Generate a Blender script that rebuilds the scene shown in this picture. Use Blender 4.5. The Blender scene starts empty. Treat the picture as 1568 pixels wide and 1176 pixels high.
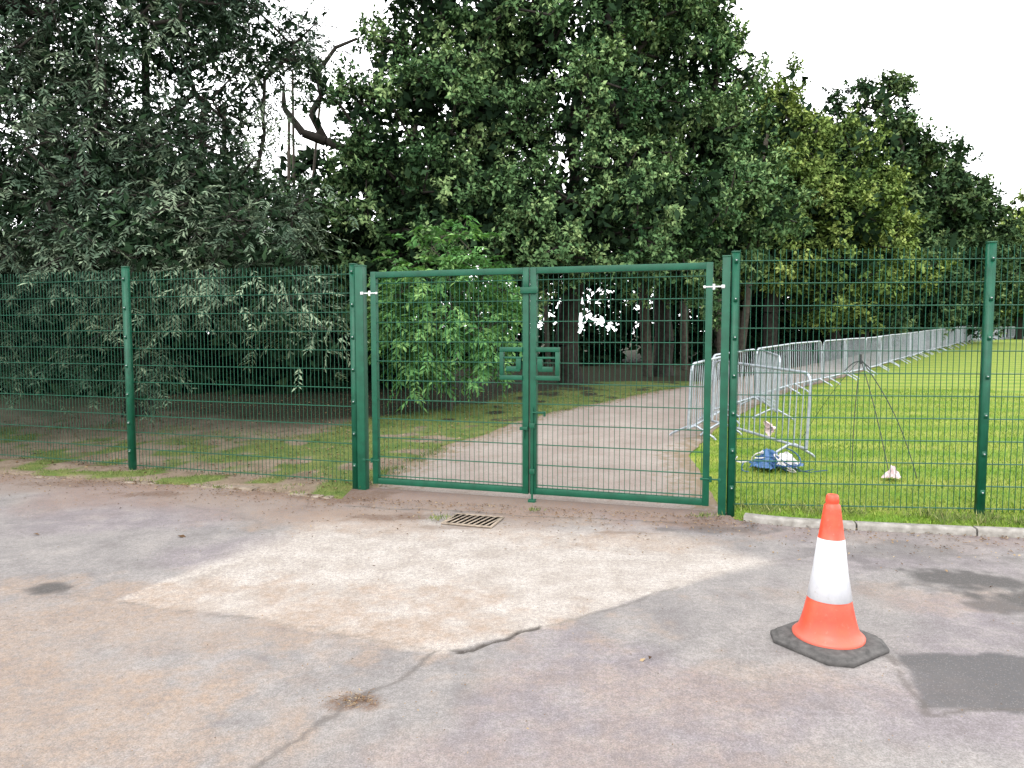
import bpy, math, random
import numpy as np
from mathutils import Vector, Matrix
rng=np.random.default_rng(7); random.seed(7)
scene=bpy.context.scene
COL=scene.collection
# ------------------------------------------------------------------ helpers
def link(o,parent=None):
    COL.objects.link(o)
    if parent: o.parent=parent
    return o
def mesh_np(name,verts,quads,mats,matidx=None,attrs=None,fattrs=None,smooth=False,parent=None):
    me=bpy.data.meshes.new(name)
    verts=np.asarray(verts,dtype=np.float32).reshape(-1,3); quads=np.asarray(quads,dtype=np.int32)
    k=quads.shape[1]; f=len(quads)
    me.vertices.add(len(verts)); me.vertices.foreach_set('co',verts.ravel())
    me.loops.add(f*k); me.loops.foreach_set('vertex_index',quads.ravel())
    me.polygons.add(f); me.polygons.foreach_set('loop_start',np.arange(0,f*k,k,dtype=np.int32))
    for m in mats: me.materials.append(m)
    if matidx is not None: me.polygons.foreach_set('material_index',np.asarray(matidx,dtype=np.int32))
    me.update(calc_edges=True)
    if smooth: me.polygons.foreach_set('use_smooth',np.ones(f,dtype=bool))
    for n,a in (attrs or {}).items():
        at=me.attributes.new(n,'FLOAT','POINT'); at.data.foreach_set('value',np.asarray(a,dtype=np.float32).ravel())
    for n,a in (fattrs or {}).items():
        at=me.attributes.new(n,'FLOAT','FACE'); at.data.foreach_set('value',np.asarray(a,dtype=np.float32).ravel())
    me.validate()
    return link(bpy.data.objects.new(name,me),parent)
def empty(name,loc=(0,0,0)):
    o=bpy.data.objects.new(name,None); o.location=loc; o.empty_display_size=.2
    return link(o)
def nrm(a): return a/np.maximum(np.linalg.norm(a,axis=-1,keepdims=True),1e-9)
def tubes(P0,P1,R0,R1,n=6):
    P0=np.asarray(P0,float);P1=np.asarray(P1,float);N=len(P0)
    R0=np.broadcast_to(np.asarray(R0,float),(N,));R1=np.broadcast_to(np.asarray(R1,float),(N,))
    d=nrm(P1-P0); ref=np.where(np.abs(d[:,2:3])>.9,np.array([[1.,0,0]]),np.array([[0,0,1.]]))
    u=nrm(np.cross(d,ref)); v=np.cross(d,u)
    a=np.arange(n)*2*np.pi/n+np.pi/n
    ring=u[:,None,:]*np.cos(a)[None,:,None]+v[:,None,:]*np.sin(a)[None,:,None]
    V=np.concatenate([P0[:,None,:]+ring*R0[:,None,None],P1[:,None,:]+ring*R1[:,None,None]],axis=1)
    i=np.arange(n); j=(i+1)%n
    q=np.stack([i,j,j+n,i+n],axis=1)
    Q=(q[None]+(np.arange(N)*2*n)[:,None,None]).reshape(-1,4)
    return V.reshape(-1,3),Q
class Buf:
    def __init__(s): s.V=[];s.Q=[];s.M=[];s.n=0
    def add(s,V,Q,m=0):
        V=np.asarray(V,float).reshape(-1,3);Q=np.asarray(Q)
        s.V.append(V);s.Q.append(Q+s.n);s.M.append(np.full(len(Q),m));s.n+=len(V)
    def tube(s,pts,r,n=8,m=0):
        pts=np.asarray(pts,float); s.add(*tubes(pts[:-1],pts[1:],r,r,n),m=m)
    def box(s,c,ax,sx,sy,sz,m=0,az=(0,0,1)):
        ax=Vector(ax).normalized(); az=Vector(az).normalized(); ay=az.cross(ax).normalized()
        V=[]
        for dz in(-1,1):
            for dx,dy in((-1,-1),(1,-1),(1,1),(-1,1)):
                V.append(Vector(c)+ax*dx*sx/2+ay*dy*sy/2+az*dz*sz/2)
        s.add([tuple(v) for v in V],[[3,2,1,0],[4,5,6,7],[0,1,5,4],[1,2,6,5],[2,3,7,6],[3,0,4,7]],m)
    def obj(s,name,mats,parent=None,smooth=False,bevel=0):
        o=mesh_np(name,np.concatenate(s.V),np.concatenate(s.Q),mats,np.concatenate(s.M),smooth=smooth,parent=parent)
        if bevel:
            b=o.modifiers.new('b','BEVEL'); b.width=bevel; b.segments=2; b.limit_method='ANGLE'
        return o
def vnoise(x,y,sc,seed=0):
    r=np.random.default_rng(seed).random((97,97))
    x=np.asarray(x)*sc+31.7;y=np.asarray(y)*sc+17.3
    xi=np.floor(x).astype(int);yi=np.floor(y).astype(int);fx=x-xi;fy=y-yi
    fx=fx*fx*(3-2*fx);fy=fy*fy*(3-2*fy)
    g=lambda a,b:r[a%97,b%97]
    return (g(xi,yi)*(1-fx)+g(xi+1,yi)*fx)*(1-fy)+(g(xi,yi+1)*(1-fx)+g(xi+1,yi+1)*fx)*fy
def fbm(x,y,sc,seed=0):
    return (vnoise(x,y,sc,seed)+.5*vnoise(x,y,sc*2.1,seed+1)+.25*vnoise(x,y,sc*4.3,seed+2))/1.75
def sstep(a,b,x):
    t=np.clip((x-a)/(b-a),0,1); return t*t*(3-2*t)
def dpoly(x,y,pts,closed=False):
    d=np.full(np.shape(x),1e9); pts=list(pts)
    if closed: pts=pts+[pts[0]]
    for (ax,ay),(bx,by) in zip(pts[:-1],pts[1:]):
        L=(bx-ax)**2+(by-ay)**2; t=np.clip(((x-ax)*(bx-ax)+(y-ay)*(by-ay))/L,0,1)
        d=np.minimum(d,np.hypot(x-ax-t*(bx-ax),y-ay-t*(by-ay)))
    return d
def inside(x,y,pts):
    c=np.zeros(np.shape(x),bool); n=len(pts)
    for i in range(n):
        ax,ay=pts[i];bx,by=pts[(i+1)%n]
        if ay==by: continue
        cond=((ay>y)!=(by>y))&(x<(bx-ax)*(y-ay)/(by-ay)+ax); c^=cond
    return c
def sdf(x,y,pts):
    d=dpoly(x,y,pts,True); return np.where(inside(x,y,pts),-d,d)
# ------------------------------------------------------------------ materials
class NT:
    def __init__(s,name,rough=.8,spec=.3,metal=0):
        s.m=bpy.data.materials.new(name); s.m.use_nodes=True; s.nt=s.m.node_tree
        s.b=s.nt.nodes['Principled BSDF']; s.b.inputs['Roughness'].default_value=rough
        s.b.inputs['Specular IOR Level'].default_value=spec; s.b.inputs['Metallic'].default_value=metal
        s.tc=s.nt.nodes.new('ShaderNodeTexCoord')
    def n(s,t): return s.nt.nodes.new(t)
    def l(s,a,b): s.nt.links.new(a,b)
    def noise(s,scale,detail=4,rough=.6,obj=True):
        x=s.n('ShaderNodeTexNoise'); x.inputs['Scale'].default_value=scale; x.inputs['Detail'].default_value=detail
        x.inputs['Roughness'].default_value=rough; s.l(s.tc.outputs['Object'],x.inputs['Vector']); return x.outputs['Fac']
    def attr(s,name):
        x=s.n('ShaderNodeAttribute'); x.attribute_name=name; return x.outputs['Fac']
    def ramp(s,f,stops):
        x=s.n('ShaderNodeValToRGB'); e=x.color_ramp.elements
        while len(e)<len(stops): e.new(.5)
        for el,(p,c) in zip(e,stops): el.position=p; el.color=(*c,1) if len(c)==3 else c
        s.l(f,x.inputs['Fac']); return x.outputs['Color']
    def mr(s,f,a,b,c=0,d=1):
        x=s.n('ShaderNodeMapRange'); s.l(f,x.inputs['Value'])
        for i,v in zip(('From Min','From Max','To Min','To Max'),(a,b,c,d)): x.inputs[i].default_value=v
        return x.outputs['Result']
    def math(s,op,a,b):
        x=s.n('ShaderNodeMath'); x.operation=op
        for i,v in enumerate((a,b)):
            if isinstance(v,(int,float)): x.inputs[i].default_value=v
            else: s.l(v,x.inputs[i])
        return x.outputs[0]
    def mix(s,f,a,b,mode='MIX'):
        x=s.n('ShaderNodeMix'); x.data_type='RGBA'; x.blend_type=mode
        if isinstance(f,(int,float)): x.inputs[0].default_value=f
        else: s.l(f,x.inputs[0])
        for i,v in((6,a),(7,b)):
            if isinstance(v,tuple): x.inputs[i].default_value=(*v,1)
            else: s.l(v,x.inputs[i])
        return x.outputs[2]
    def bump(s,h,st=.3,dist=.01):
        x=s.n('ShaderNodeBump'); x.inputs['Strength'].default_value=st; x.inputs['Distance'].default_value=dist
        s.l(h,x.inputs['Height']); s.l(x.outputs[0],s.b.inputs['Normal'])
    def col(s,c):
        if isinstance(c,tuple): s.b.inputs['Base Color'].default_value=(*c,1)
        else: s.l(c,s.b.inputs['Base Color'])
def simple(name,c1,c2,scale=20,rough=.6,spec=.4,metal=0,bump=0):
    t=NT(name,rough,spec,metal); f=t.noise(scale,4); t.col(t.ramp(f,[(.3,c1),(.7,c2)]))
    if bump: t.bump(t.noise(scale*3,3),bump,.005)
    return t.m
def leafmat(name,dark,mid,light,transl=0):
    t=NT(name); tone=t.attr('tone'); c=t.ramp(tone,[(.0,dark),(.52,mid),(1,light)])
    out=t.nt.nodes['Material Output'].inputs['Surface']; t.nt.nodes.remove(t.b)
    d=t.n('ShaderNodeBsdfDiffuse'); t.l(c,d.inputs['Color'])
    if transl:
        tr=t.n('ShaderNodeBsdfTranslucent'); t.l(t.mix(1.0,c,(1.1,1.25,.6),'MULTIPLY'),tr.inputs['Color'])
        mx=t.n('ShaderNodeMixShader'); mx.inputs[0].default_value=transl
        t.l(d.outputs[0],mx.inputs[1]); t.l(tr.outputs[0],mx.inputs[2]); t.l(mx.outputs[0],out)
    else: t.l(d.outputs[0],out)
    return t.m
M_green=simple('green_powder_coat',(.002,.046,.024),(.004,.072,.038),9,.45,.28)
M_galv=simple('galvanised_steel',(.24,.27,.30),(.37,.40,.44),14,.45,.5,.5)
M_hinge=simple('zinc_hinge',(.45,.47,.47),(.6,.6,.6),30,.35,.5,.5)
M_bark=simple('bark',(.030,.026,.021),(.075,.064,.05),9,.9,.2,0,.6)
M_barkd=simple('bark_dark',(.014,.013,.010),(.036,.031,.026),9,.9,.2,0,.6)
M_ash=leafmat('ash_leaf',(.026,.046,.031),(.070,.104,.070),(.21,.265,.175))
M_oak=leafmat('oak_leaf',(.018,.046,.019),(.078,.142,.058),(.255,.345,.145))
M_lime=leafmat('sapling_leaf',(.05,.13,.04),(.11,.235,.08),(.23,.37,.13),transl=.2)
M_yel=leafmat('maple_leaf',(.032,.060,.017),(.115,.168,.047),(.29,.35,.105))
M_dk=leafmat('dark_leaf',(.016,.034,.017),(.052,.092,.041),(.145,.195,.08))
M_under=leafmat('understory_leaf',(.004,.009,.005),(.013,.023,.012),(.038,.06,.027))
M_inner_shade=leafmat('inner_shade_leaf',(.007,.015,.009),(.018,.036,.018),(.036,.066,.03))  # very dark leaf, crown interior shade put into its colour
# ------------------------------------------------------------------ site lines
FA=[(-10.2,10.4),(-7.4,9.46),(-4.54,8.51),(-1.655,7.556)]
FB=[(1.985,6.44),(4.128,6.255),(6.6,6.04),(9.1,5.82)]
FX=[-30]+[p[0] for p in FA]+[p[0] for p in FB]+[40]
FY=[17]+[p[1] for p in FA]+[p[1] for p in FB]+[3.2]
KX=[-30,-9,-5.96,-3.72,-2.85,-1.7,1.9,2.15,2.77,4.1,7,40]
KY=[14,9.05,8.27,7.72,7.49,7.02,6.24,6.12,5.95,5.70,5.25,0.4]
fy=lambda x:np.interp(x,FX,FY)
ky=lambda x:np.interp(x,KX,KY)
def h(x,y):
    x=np.asarray(x,float);y=np.asarray(y,float); d=y-fy(x); k=y-ky(x)
    far=np.interp(d,[0,.15,1,3,8,11,18,26,43,90,400,2000],[-.03,.0,.05,.12,.28,.38,.5,.68,1.15,1.45,1.9,2.2])
    vt=np.where(x<0,.022,.038)
    verge=(-.04+(vt+.04)*np.clip((k-.02)/.10,0,1))*np.clip(1-d*1.2,0,1)*(d<.9)
    gate=(x>-1.72)&(x<1.98)
    out=np.where(d<0,np.where(gate,-.04,verge),np.where(gate,far,np.maximum(far,verge)))
    return out+ .03*(fbm(x,y,.6,5)-.5)*sstep(.5,3,d)
PL=[(-1.62,7.55),(-1.4,8.3),(-.85,9.85),(.53,12.7),(1.93,14.5),(3.6,16.7),(4.5,17.8),(7.5,21.6),(16,33),(32,54.5),(50,75)]
PR=[(1.92,6.48),(2.0,7.2),(2.25,9.0),(3.3,11.3),(4.6,13.6),(5.6,15.2),(6.5,16.4),(9.3,20.2),(17.8,32),(33.8,53.5),(52,73.5)]
def pathmask(x,y): return sdf(x,y,PL+PR[::-1])
# ------------------------------------------------------------------ terrain
def graded(a,b,fine,lo,hi,g=1.25):
    m=list(np.arange(a,b+1e-6,fine)); s=fine; v=b
    while v<hi: s*=g; v+=s; m.append(v)
    s=fine; v=a; L=[]
    while v>lo: s*=g; v-=s; L.append(v)
    return np.array(L[::-1]+m)
xs=graded(-11,13,.12,-1500,1500,1.2); ys=graded(5,22,.12,-60,1800,1.15)
X,Y=np.meshgrid(xs,ys); Z=h(X,Y)
nx,ny=len(xs),len(ys)
i,j=np.meshgrid(np.arange(nx-1),np.arange(ny-1)); a=(j*nx+i).ravel()
Q=np.stack([a,a+1,a+1+nx,a+nx],1)
lx=np.interp(Y,[p[1] for p in PL],[p[0] for p in PL]); rx=np.interp(Y,[p[1] for p in PR],[p[0] for p in PR])
n1=fbm(X,Y,.8,11); n2=fbm(X,Y,2.5,21)
lawn=((X>(lx+rx)/2)&(Y<90)).astype(float)
dl=lx-X
gl=(1-sstep(1.5,4.2,dl+2.2*(n1-.5)))*(Y<19)*(Y>9)
near=(1-sstep(1.2,4.0,(Y-fy(X))+1.6*(n1-.5)))*sstep(.46,.66,n2+.06)
gl=np.clip(np.maximum(gl*sstep(.25,.55,n2+.08),near*.75),0,1)
grass=np.where(lawn>0,1,gl)
litter_shade=(1-lawn)*sstep(3.0,5.6,(Y-fy(X))+2*(n1-.5)+np.clip(dl-3,0,2)*.3)
t=NT('grass_and_soil',.95,.1)
at=t.attr('grass'); aw=t.attr('litter_shade'); al=t.attr('lawn')
fine=t.noise(45,5,.7); med=t.noise(3,4); 
wave=t.n('ShaderNodeTexWave'); wave.inputs['Scale'].default_value=.30; wave.inputs['Distortion'].default_value=1.2; wave.inputs['Detail'].default_value=3; wave.bands_direction='Y'
mp=t.n('ShaderNodeMapping'); mp.inputs['Rotation'].default_value=(0,0,.06); t.l(t.tc.outputs['Object'],mp.inputs['Vector']); t.l(mp.outputs[0],wave.inputs['Vector'])
g1=t.mix(wave.outputs['Fac'],(.115,.215,.024),(.245,.285,.05))
g1=t.mix(t.mr(med,.42,.7,0,.6),g1,(.26,.27,.07))
g2=t.mix(t.mr(med,.3,.7,0,1),(.065,.115,.024),(.16,.17,.055))
g=t.mix(al,g2,g1)
soil=t.mix(t.mr(med,.3,.7),(.15,.108,.080),(.26,.20,.16))
soil=t.mix(t.math('MULTIPLY',aw,.95),soil,(.017,.014,.010))  # dark leaf litter and tree shade mixed into the soil colour
f=t.mr(t.math('ADD',at,t.mr(fine,.3,.7,-.3,.3)),.35,.65)
c=t.mix(f,soil,g); c=t.mix(t.mr(fine,.36,.6,.5,0),c,(.03,.04,.012))
t.col(c); t.bump(fine,.8,.03)
mesh_np('ground',np.stack([X,Y,Z],-1).reshape(-1,3),Q,[t.m],attrs={'grass':grass,'litter_shade':litter_shade,'lawn':lawn},smooth=True)
# path
N=160
PLa=np.array(PL);PRa=np.array(PR)
k=np.linspace(0,len(PL)-1,N); L=np.stack([np.interp(k,range(len(PL)),PLa[:,c]) for c in(0,1)],1); R=np.stack([np.interp(k,range(len(PR)),PRa[:,c]) for c in(0,1)],1)
L[:,0]+=.14*(fbm(L[:,0],L[:,1],1.5,4)-.5)*2; R[:,0]+=.1*(fbm(R[:,0],R[:,1],1.5,8)-.5)*2
W=24; u=np.linspace(0,1,W)[None,:,None]; G=L[:,None]*(1-u)+R[:,None]*u
PZ=h(G[...,0],G[...,1])+.012
V=np.concatenate([G,PZ[...,None]],-1).reshape(-1,3)
i,j=np.meshgrid(np.arange(W-1),np.arange(N-1)); a=(j*W+i).ravel()
edge=np.broadcast_to((1-np.minimum(u,1-u)*2)[...,0],(N,W))
t=NT('path_tarmac',.92,.2); f=t.noise(60,5,.75); m=t.noise(1.3,4); m3=t.noise(7,5,.7)
c=t.mix(t.mr(m,.35,.65),(.205,.168,.150),(.27,.235,.212)); c=t.mix(t.mr(m3,.5,.7,0,.45),c,(.17,.12,.09))
e_=t.mr(t.math('ADD',t.attr('edge'),t.mr(m3,.3,.7,-.25,.25)),.75,1.0); c=t.mix(e_,c,(.16,.12,.075))
c=t.mix(t.mr(f,.38,.62,.5,0),c,(.09,.07,.06)); t.col(c); t.bump(f,.4,.01)
mesh_np('path',V,np.stack([a,a+1,a+1+W,a+W],1),[t.m],attrs={'edge':edge},smooth=True)
# ------------------------------------------------------------------ forecourt
st=.025
xs=np.r_[np.arange(-60,-7.5,1.5),np.arange(-7.5,7.5,st),np.arange(7.5,60,1.5)]; ys=np.r_[np.arange(-50,1.5,1.5),np.arange(1.5,9,st)]
X,Y=np.meshgrid(xs,ys); nx,ny=len(xs),len(ys)
i,j=np.meshgrid(np.arange(nx-1),np.arange(ny-1)); a=(j*nx+i).ravel()
Q=np.stack([a,a+1,a+1+nx,a+nx],1)
edge_w=.07*(fbm(X,Y,3,17)-.5)*(X<0)
lim=np.where((X>-1.72)&(X<1.98),fy(X)+.13,ky(X)+.07+edge_w)
keep=(Y<lim).ravel(); Q=Q[keep[Q].all(1)]
wx=X+.12*(fbm(X,Y,2.2,31)-.5)+.04*(fbm(X,Y,12,32)-.5); wy=Y+.12*(fbm(X,Y,2.2,33)-.5)+.04*(fbm(X,Y,12,34)-.5)
CP=[(-2.45,4.3),(-2.14,5.08),(-1.7,6.3),(1.2,5.85),(1.5,5.45),(1.85,5.08),(1.08,4.54),(.32,4.01),(-.35,3.59),(-1.03,3.85),(-1.49,4.04)]
s=sdf(wx,wy,CP)
north=sstep(4.5,5.6,Y)
conc=1-sstep(-.02-.25*north,.02+.25*north,s)
conc*=.80+.5*fbm(X,Y,1.3,40)
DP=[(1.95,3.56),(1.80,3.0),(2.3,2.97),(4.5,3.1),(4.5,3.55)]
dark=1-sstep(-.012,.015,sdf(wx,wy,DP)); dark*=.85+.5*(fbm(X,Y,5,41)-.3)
def blob(cx,cy,r,el=1.0,s=50,sx=1): 
    d=np.hypot((X-cx)/sx,(Y-cy)/el)/r+1.3*(fbm(X,Y,5,s)-.5)+.8*(fbm(X,Y,16,s+200)-.5); return 1-sstep(.5,1.15,d)
wet=np.maximum.reduce([blob(3.05,4.68,.36,.7,51,1.3),blob(3.35,4.35,.30,.7,52,1.5),blob(2.95,4.25,.18,.7,59,1.5)*.8,blob(-2.97,4.5,.12,1,53),blob(3.6,4.0,.2,.6,54,1.5)*.5,blob(1.75,5.95,.55,.3,55)*.65,blob(2.9,5.3,.7,.5,56)*.45])
crack=np.zeros_like(X)
cw=lambda pts,w,sd: 1-sstep(w*.5,w*1.3,dpoly(X+.07*(fbm(X,Y,9,sd)-.5)+.16*(fbm(X,Y,2.5,sd+5)-.5),Y+.07*(fbm(X,Y,9,sd+1)-.5)+.16*(fbm(X,Y,2.5,sd+6)-.5),pts)*(1+.9*(fbm(X,Y,6,sd+2)-.5)))
crack=np.maximum(crack,cw([(-.35,3.59),(-.24,3.63),(-.19,3.71),(-.05,3.76),(.02,3.85),(.167,3.9)],.020,60))
crack=np.maximum(crack,blob(-.27,3.63,.09,.6,61))
seam=np.maximum.reduce([cw([(-.35,3.59),(-.61,3.2),(-1.02,2.61),(-1.5,1.9)],.016,62),cw([(-2.45,4.3),(-1.49,4.04),(-1.03,3.86),(-.35,3.59)],.012,65)*.6,
  cw([(-1.6,6.76),(1.9,6.08)],.018,68),cw([(-2.45,4.3),(-4.5,4.9),(-7,5.4)],.012,71)*.5,cw([(1.08,4.54),(.32,4.01),(.167,3.9)],.012,74)*.7,
  cw([(1.95,3.56),(1.80,3.0),(2.3,2.97)],.018,75),cw([(-3.4,7.0),(-2.2,6.2),(-1.9,5.6)],.010,76)*.5,cw([(1.85,5.08),(2.6,5.3),(4.6,5.2)],.012,77)*.5])
sand=np.maximum.reduce([blob(-2.4,4.0,1.3,.55,80,2.2)*.85,blob(-3.6,3.3,1.3,.5,81,2)*.95,blob(-2.4,2.9,1.1,.5,82,1.5)*.8,blob(.9,3.2,.8,.4,83,1.5)*.45,blob(2.4,4.4,.7,.4,84,1.6)*.5,blob(1.1,5.6,.7,.4,79,1.3)*.8,blob(-.6,6.2,1.5,.35,78,1.3)*.7,blob(.2,2.5,.9,.5,77,1.4)*.4])*sstep(.25,.7,fbm(X,Y,1.6,85)+.15)
mauve=sstep(.42,.66,fbm(X,Y,.9,301))
dk=ky(X)-Y
dirt=(1-sstep(.05,.55,dk+.7*(fbm(X,Y,2.2,86)-.5)))*np.where(X<2.0,1,.35)
dirt=np.maximum(dirt,(1-sstep(.25,1.4,dk+1.3*(fbm(X,Y,1.5,87)-.5)))*.75*(X<-.8))
gate=(X>-1.7)&(X<2)
dirt=np.where(gate,np.maximum(dirt*.85,.9*sstep(.35,.6,fbm(X,Y,2,88))*(dk<.15)),dirt)
heap=np.maximum.reduce([blob(-.69,3.1,.11,.7,89,1.4),blob(-3.7,7.3,.28,.5,90,1.5),blob(-1.15,6.35,.28,.5,91,1.5),blob(-1.65,7.2,.5,.8,92),blob(.9,5.85,.22,.3,93,1.5)*.7,blob(-2.6,7.3,.3,.4,94,1.5)*.7,blob(-4.8,7.8,.4,.4,95,1.5)*.7,blob(1.6,6.15,.25,.5,96,1.5)*.7,blob(-.5,6.0,.25,.3,97,1.5)*.6])
t=NT('worn_asphalt',.88,.2)
f1=t.noise(120,3,.85); f2=t.noise(34,5,.8); m1=t.noise(.9,4,.6); m2=t.noise(3.7,6,.72); m4=t.noise(14,4,.7)
vo=t.n('ShaderNodeTexVoronoi'); vo.inputs['Scale'].default_value=75; t.l(t.tc.outputs['Object'],vo.inputs['Vector'])
c=t.mix(t.mr(m1,.35,.65),(.155,.145,.144),(.212,.198,.190))
c=t.mix(t.math('MULTIPLY',t.attr('mauve'),.6),c,(.165,.140,.158))
c=t.mix(t.mr(m2,.48,.70,0,.7),c,(.275,.25,.235))
c=t.mix(t.mr(m2,.47,.32,0,.6),c,(.105,.09,.092))
cc=t.mix(t.mr(m2,.36,.64),(.27,.236,.208),(.385,.352,.322))
c=t.mix(t.attr('conc'),c,cc)
c=t.mix(t.math('MULTIPLY',t.attr('sand'),t.mr(m4,.35,.65,.3,.9)),c,(.255,.18,.128))
c=t.mix(t.math('MULTIPLY',t.attr('dirt'),t.mr(f2,.38,.58,.3,1)),c,(.185,.112,.074))
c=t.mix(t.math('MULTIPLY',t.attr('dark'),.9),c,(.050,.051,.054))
c=t.mix(t.math('MULTIPLY',t.attr('wet'),.9),c,(.034,.033,.033))
c=t.mix(t.math('MULTIPLY',t.attr('heap'),t.mr(f2,.38,.58,.3,1)),c,(.10,.055,.032))
c=t.mix(t.math('MULTIPLY',t.attr('seam'),.65),c,(.065,.056,.05))
c=t.mix(t.attr('crack'),c,(.028,.022,.018))
c=t.mix(t.mr(f2,.44,.56,.34,0),c,(.085,.075,.07))
c=t.mix(t.mr(f1,.43,.55,.45,0),c,(.065,.058,.055))
c=t.mix(t.mr(vo.outputs['Distance'],.0,.28,.28,0),c,(.42,.40,.38))
t.col(c); t.bump(f1,.35,.006)
mesh_np('asphalt_forecourt',np.stack([X,Y,.015*(fbm(X,Y,.5,99)-.5)*sstep(0.2,1.5,ky(X)-Y)-.008*crack],-1).reshape(-1,3),Q,[t.m],attrs=dict(conc=np.clip(conc,0,1),dark=np.clip(dark,0,1),wet=wet,crack=crack,seam=seam,sand=sand,dirt=dirt,heap=heap,mauve=mauve),smooth=True)
# kerbs
M_kerb=simple('kerb_concrete',(.13,.12,.105),(.27,.255,.235),12,.9,.2,0,.4)
M_kerbd=simple('soiled_edging_stone',(.09,.065,.045),(.26,.22,.18),9,.95,.1,0,.6)
def kerb(pts,top,jitter,name,mat,seglen=.915,gap=.008,skip=(),wd=.125):
    root=empty(name)
    pts=np.array(pts); s=np.r_[0,np.cumsum(np.hypot(*np.diff(pts,axis=0).T))]; q=0;k=0
    while q<s[-1]-.1:
        e=min(q+seglen,s[-1]); B=Buf()
        if k in skip: k+=1; q=e; continue
        nn=4; P=[]
        for w in np.linspace(q+gap,e-gap,nn+1):
            P.append((np.interp(w,s,pts[:,0]),np.interp(w,s,pts[:,1])))
        P=np.array(P); prof=[(0,-.1),(0,top-.02),(.006,top-.006),(.02,top),(wd-.01,top+.002),(wd,top-.01),(wd,-.1)]
        zj=random.uniform(-jitter,jitter); V=[]
        d=nrm(np.gradient(P,axis=0)); nrmv=np.stack([-d[:,1],d[:,0]],1)
        for a_ in range(nn+1):
            for o,z in prof: V.append((P[a_,0]+nrmv[a_,0]*o,P[a_,1]+nrmv[a_,1]*o,z+zj))
        F=[]
        np_=len(prof)
        for a_ in range(nn):
            for b_ in range(np_-1): F.append([a_*np_+b_,(a_+1)*np_+b_,(a_+1)*np_+b_+1,a_*np_+b_+1])
        B.add(V,F); o=nn*np_; B.add(V,[[0,1,2,3],[0,3,4,5]]+[[o+3,o+2,o+1,o],[o+5,o+4,o+3,o]])
        B.obj('kerb_stone_%d'%k,[mat],root); k+=1; q=e
kerb([(2.02,6.2),(2.3,6.05),(2.77,5.93),(4.1,5.68),(7,5.23),(11,4.6)],.058,.004,'kerb',M_kerb,wd=.105)
kerb([(-5.96,8.25),(-3.72,7.70),(-2.85,7.47),(-1.8,7.05)],.014,.012,'edging_stones',M_kerbd,.42,.02,(0,2,3,5,8))
# drain grate: frame, slotted bars over a flat black plate painted as the pit's shade
B=Buf(); cx,cy=-.34,6.20; ax=Vector((.957,-.293,0)); ay=Vector((.293,.957,0))
M_iron=simple('worn_cast_iron',(.14,.11,.08),(.30,.245,.195),30,.8,.3,.1,.3); M_pit_shade=simple('drain_pit_shade',(.0015,.0015,.0015),(.003,.003,.003),20,1.0,0)
c0=Vector((cx,cy,.008))
B.box(c0+Vector((0,0,.001)),ax,.42,.32,.006,1)
for sg in(-1,1):
    B.box(c0+ay*sg*.170+Vector((0,0,.003)),ax,.46,.022,.014); B.box(c0+ax*sg*.220+Vector((0,0,.0025)),ax,.022,.315,.014)
for k in range(8):
    B.box(c0+ax*(-.186+k*.053)+Vector((0,0,.0025)),(ax*.16+ay),.318,.017,.010)
B.obj('drain_grate',[M_iron,M_pit_shade])
# ------------------------------------------------------------------ fence
M_bolt=simple('bolt_steel',(.3,.32,.32),(.6,.62,.62),30,.35,.5,.6)
def mesh_panel(B,P,Qp,z0,z1,off=0.0,zg=None):
    P=Vector((*P,0));Qp=Vector((*Qp,0)); d=(Qp-P); L=d.length; d.normalize(); nv=Vector((-d.y,d.x,0))
    P=P+nv*off
    n=int(L/.05); s0=(L-n*.05)/2
    a=[];b=[]
    for k in range(n+1):
        q=P+d*(s0+k*.05); a.append((q.x,q.y,z0));b.append((q.x,q.y,z1))
    B.add(*tubes(a,b,.0031,.0031,4))
    a=[];b=[];z=z0+.03
    while z<z1+.001:
        for sg in(-1,1):
            m_=max(1,int(L/.6))
            for q_ in range(m_):
                p=P+nv*sg*.0075+d*(L*q_/m_); q=P+nv*sg*.0075+d*(L*(q_+1)/m_); a.append((p.x,p.y,z)); b.append((q.x,q.y,z))
        z+=.2
    B.add(*tubes(a,b,.0044,.0044,5))
def post(B,p,z0,z1,d,w=.06,dp=.06,bolts=True):
    B.box((p[0],p[1],(z0+z1)/2),d,w,dp,z1-z0); B.box((p[0],p[1],z1+.006),d,w+.006,dp+.006,.014,2)
    if bolts:
        nv=Vector((d[1],-d[0],0))
        if nv.y>0: nv=-nv
        for k in range(7):
            z=.25+k*.34
            c=Vector((p[0],p[1],z))+nv*(dp/2); B.box(c+nv*.003,d,.034,.006,.05,0); B.add(*tubes([c],[c+nv*.014],.008,.007,8),m=1); 
            B.box(c+nv*.014,d,.009,.003,.009,1)
M_cap=simple('post_cap',(.004,.05,.025),(.006,.07,.035),10,.5)
def fence(pts,name,heights,z0s):
    root=empty(name)
    for k in range(len(pts)):
        B=Buf(); d=Vector((*pts[min(k+1,len(pts)-1)],0))-Vector((*pts[max(k-1,0)],0)); d.normalize()
        post(B,pts[k],-.3,heights[k],d); B.obj('post_%d'%k,[M_green,M_bolt,M_cap],root,bevel=0)
    for k in range(len(pts)-1):
        B=Buf(); a=Vector(pts[k]);b=Vector(pts[k+1])
        mesh_panel(B,a,b,z0s[k],z0s[k]+2.33+(.02 if k%2 else 0),.042); B.obj('mesh_panel_%d'%k,[M_green],root)
fence(FA,'mesh_fence',[2.42,2.42,2.42,2.36],[.06,.05,.04])
fence(FB,'mesh_fence',[2.36,2.42,2.42,2.42],[.06,.06,.06])
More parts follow.
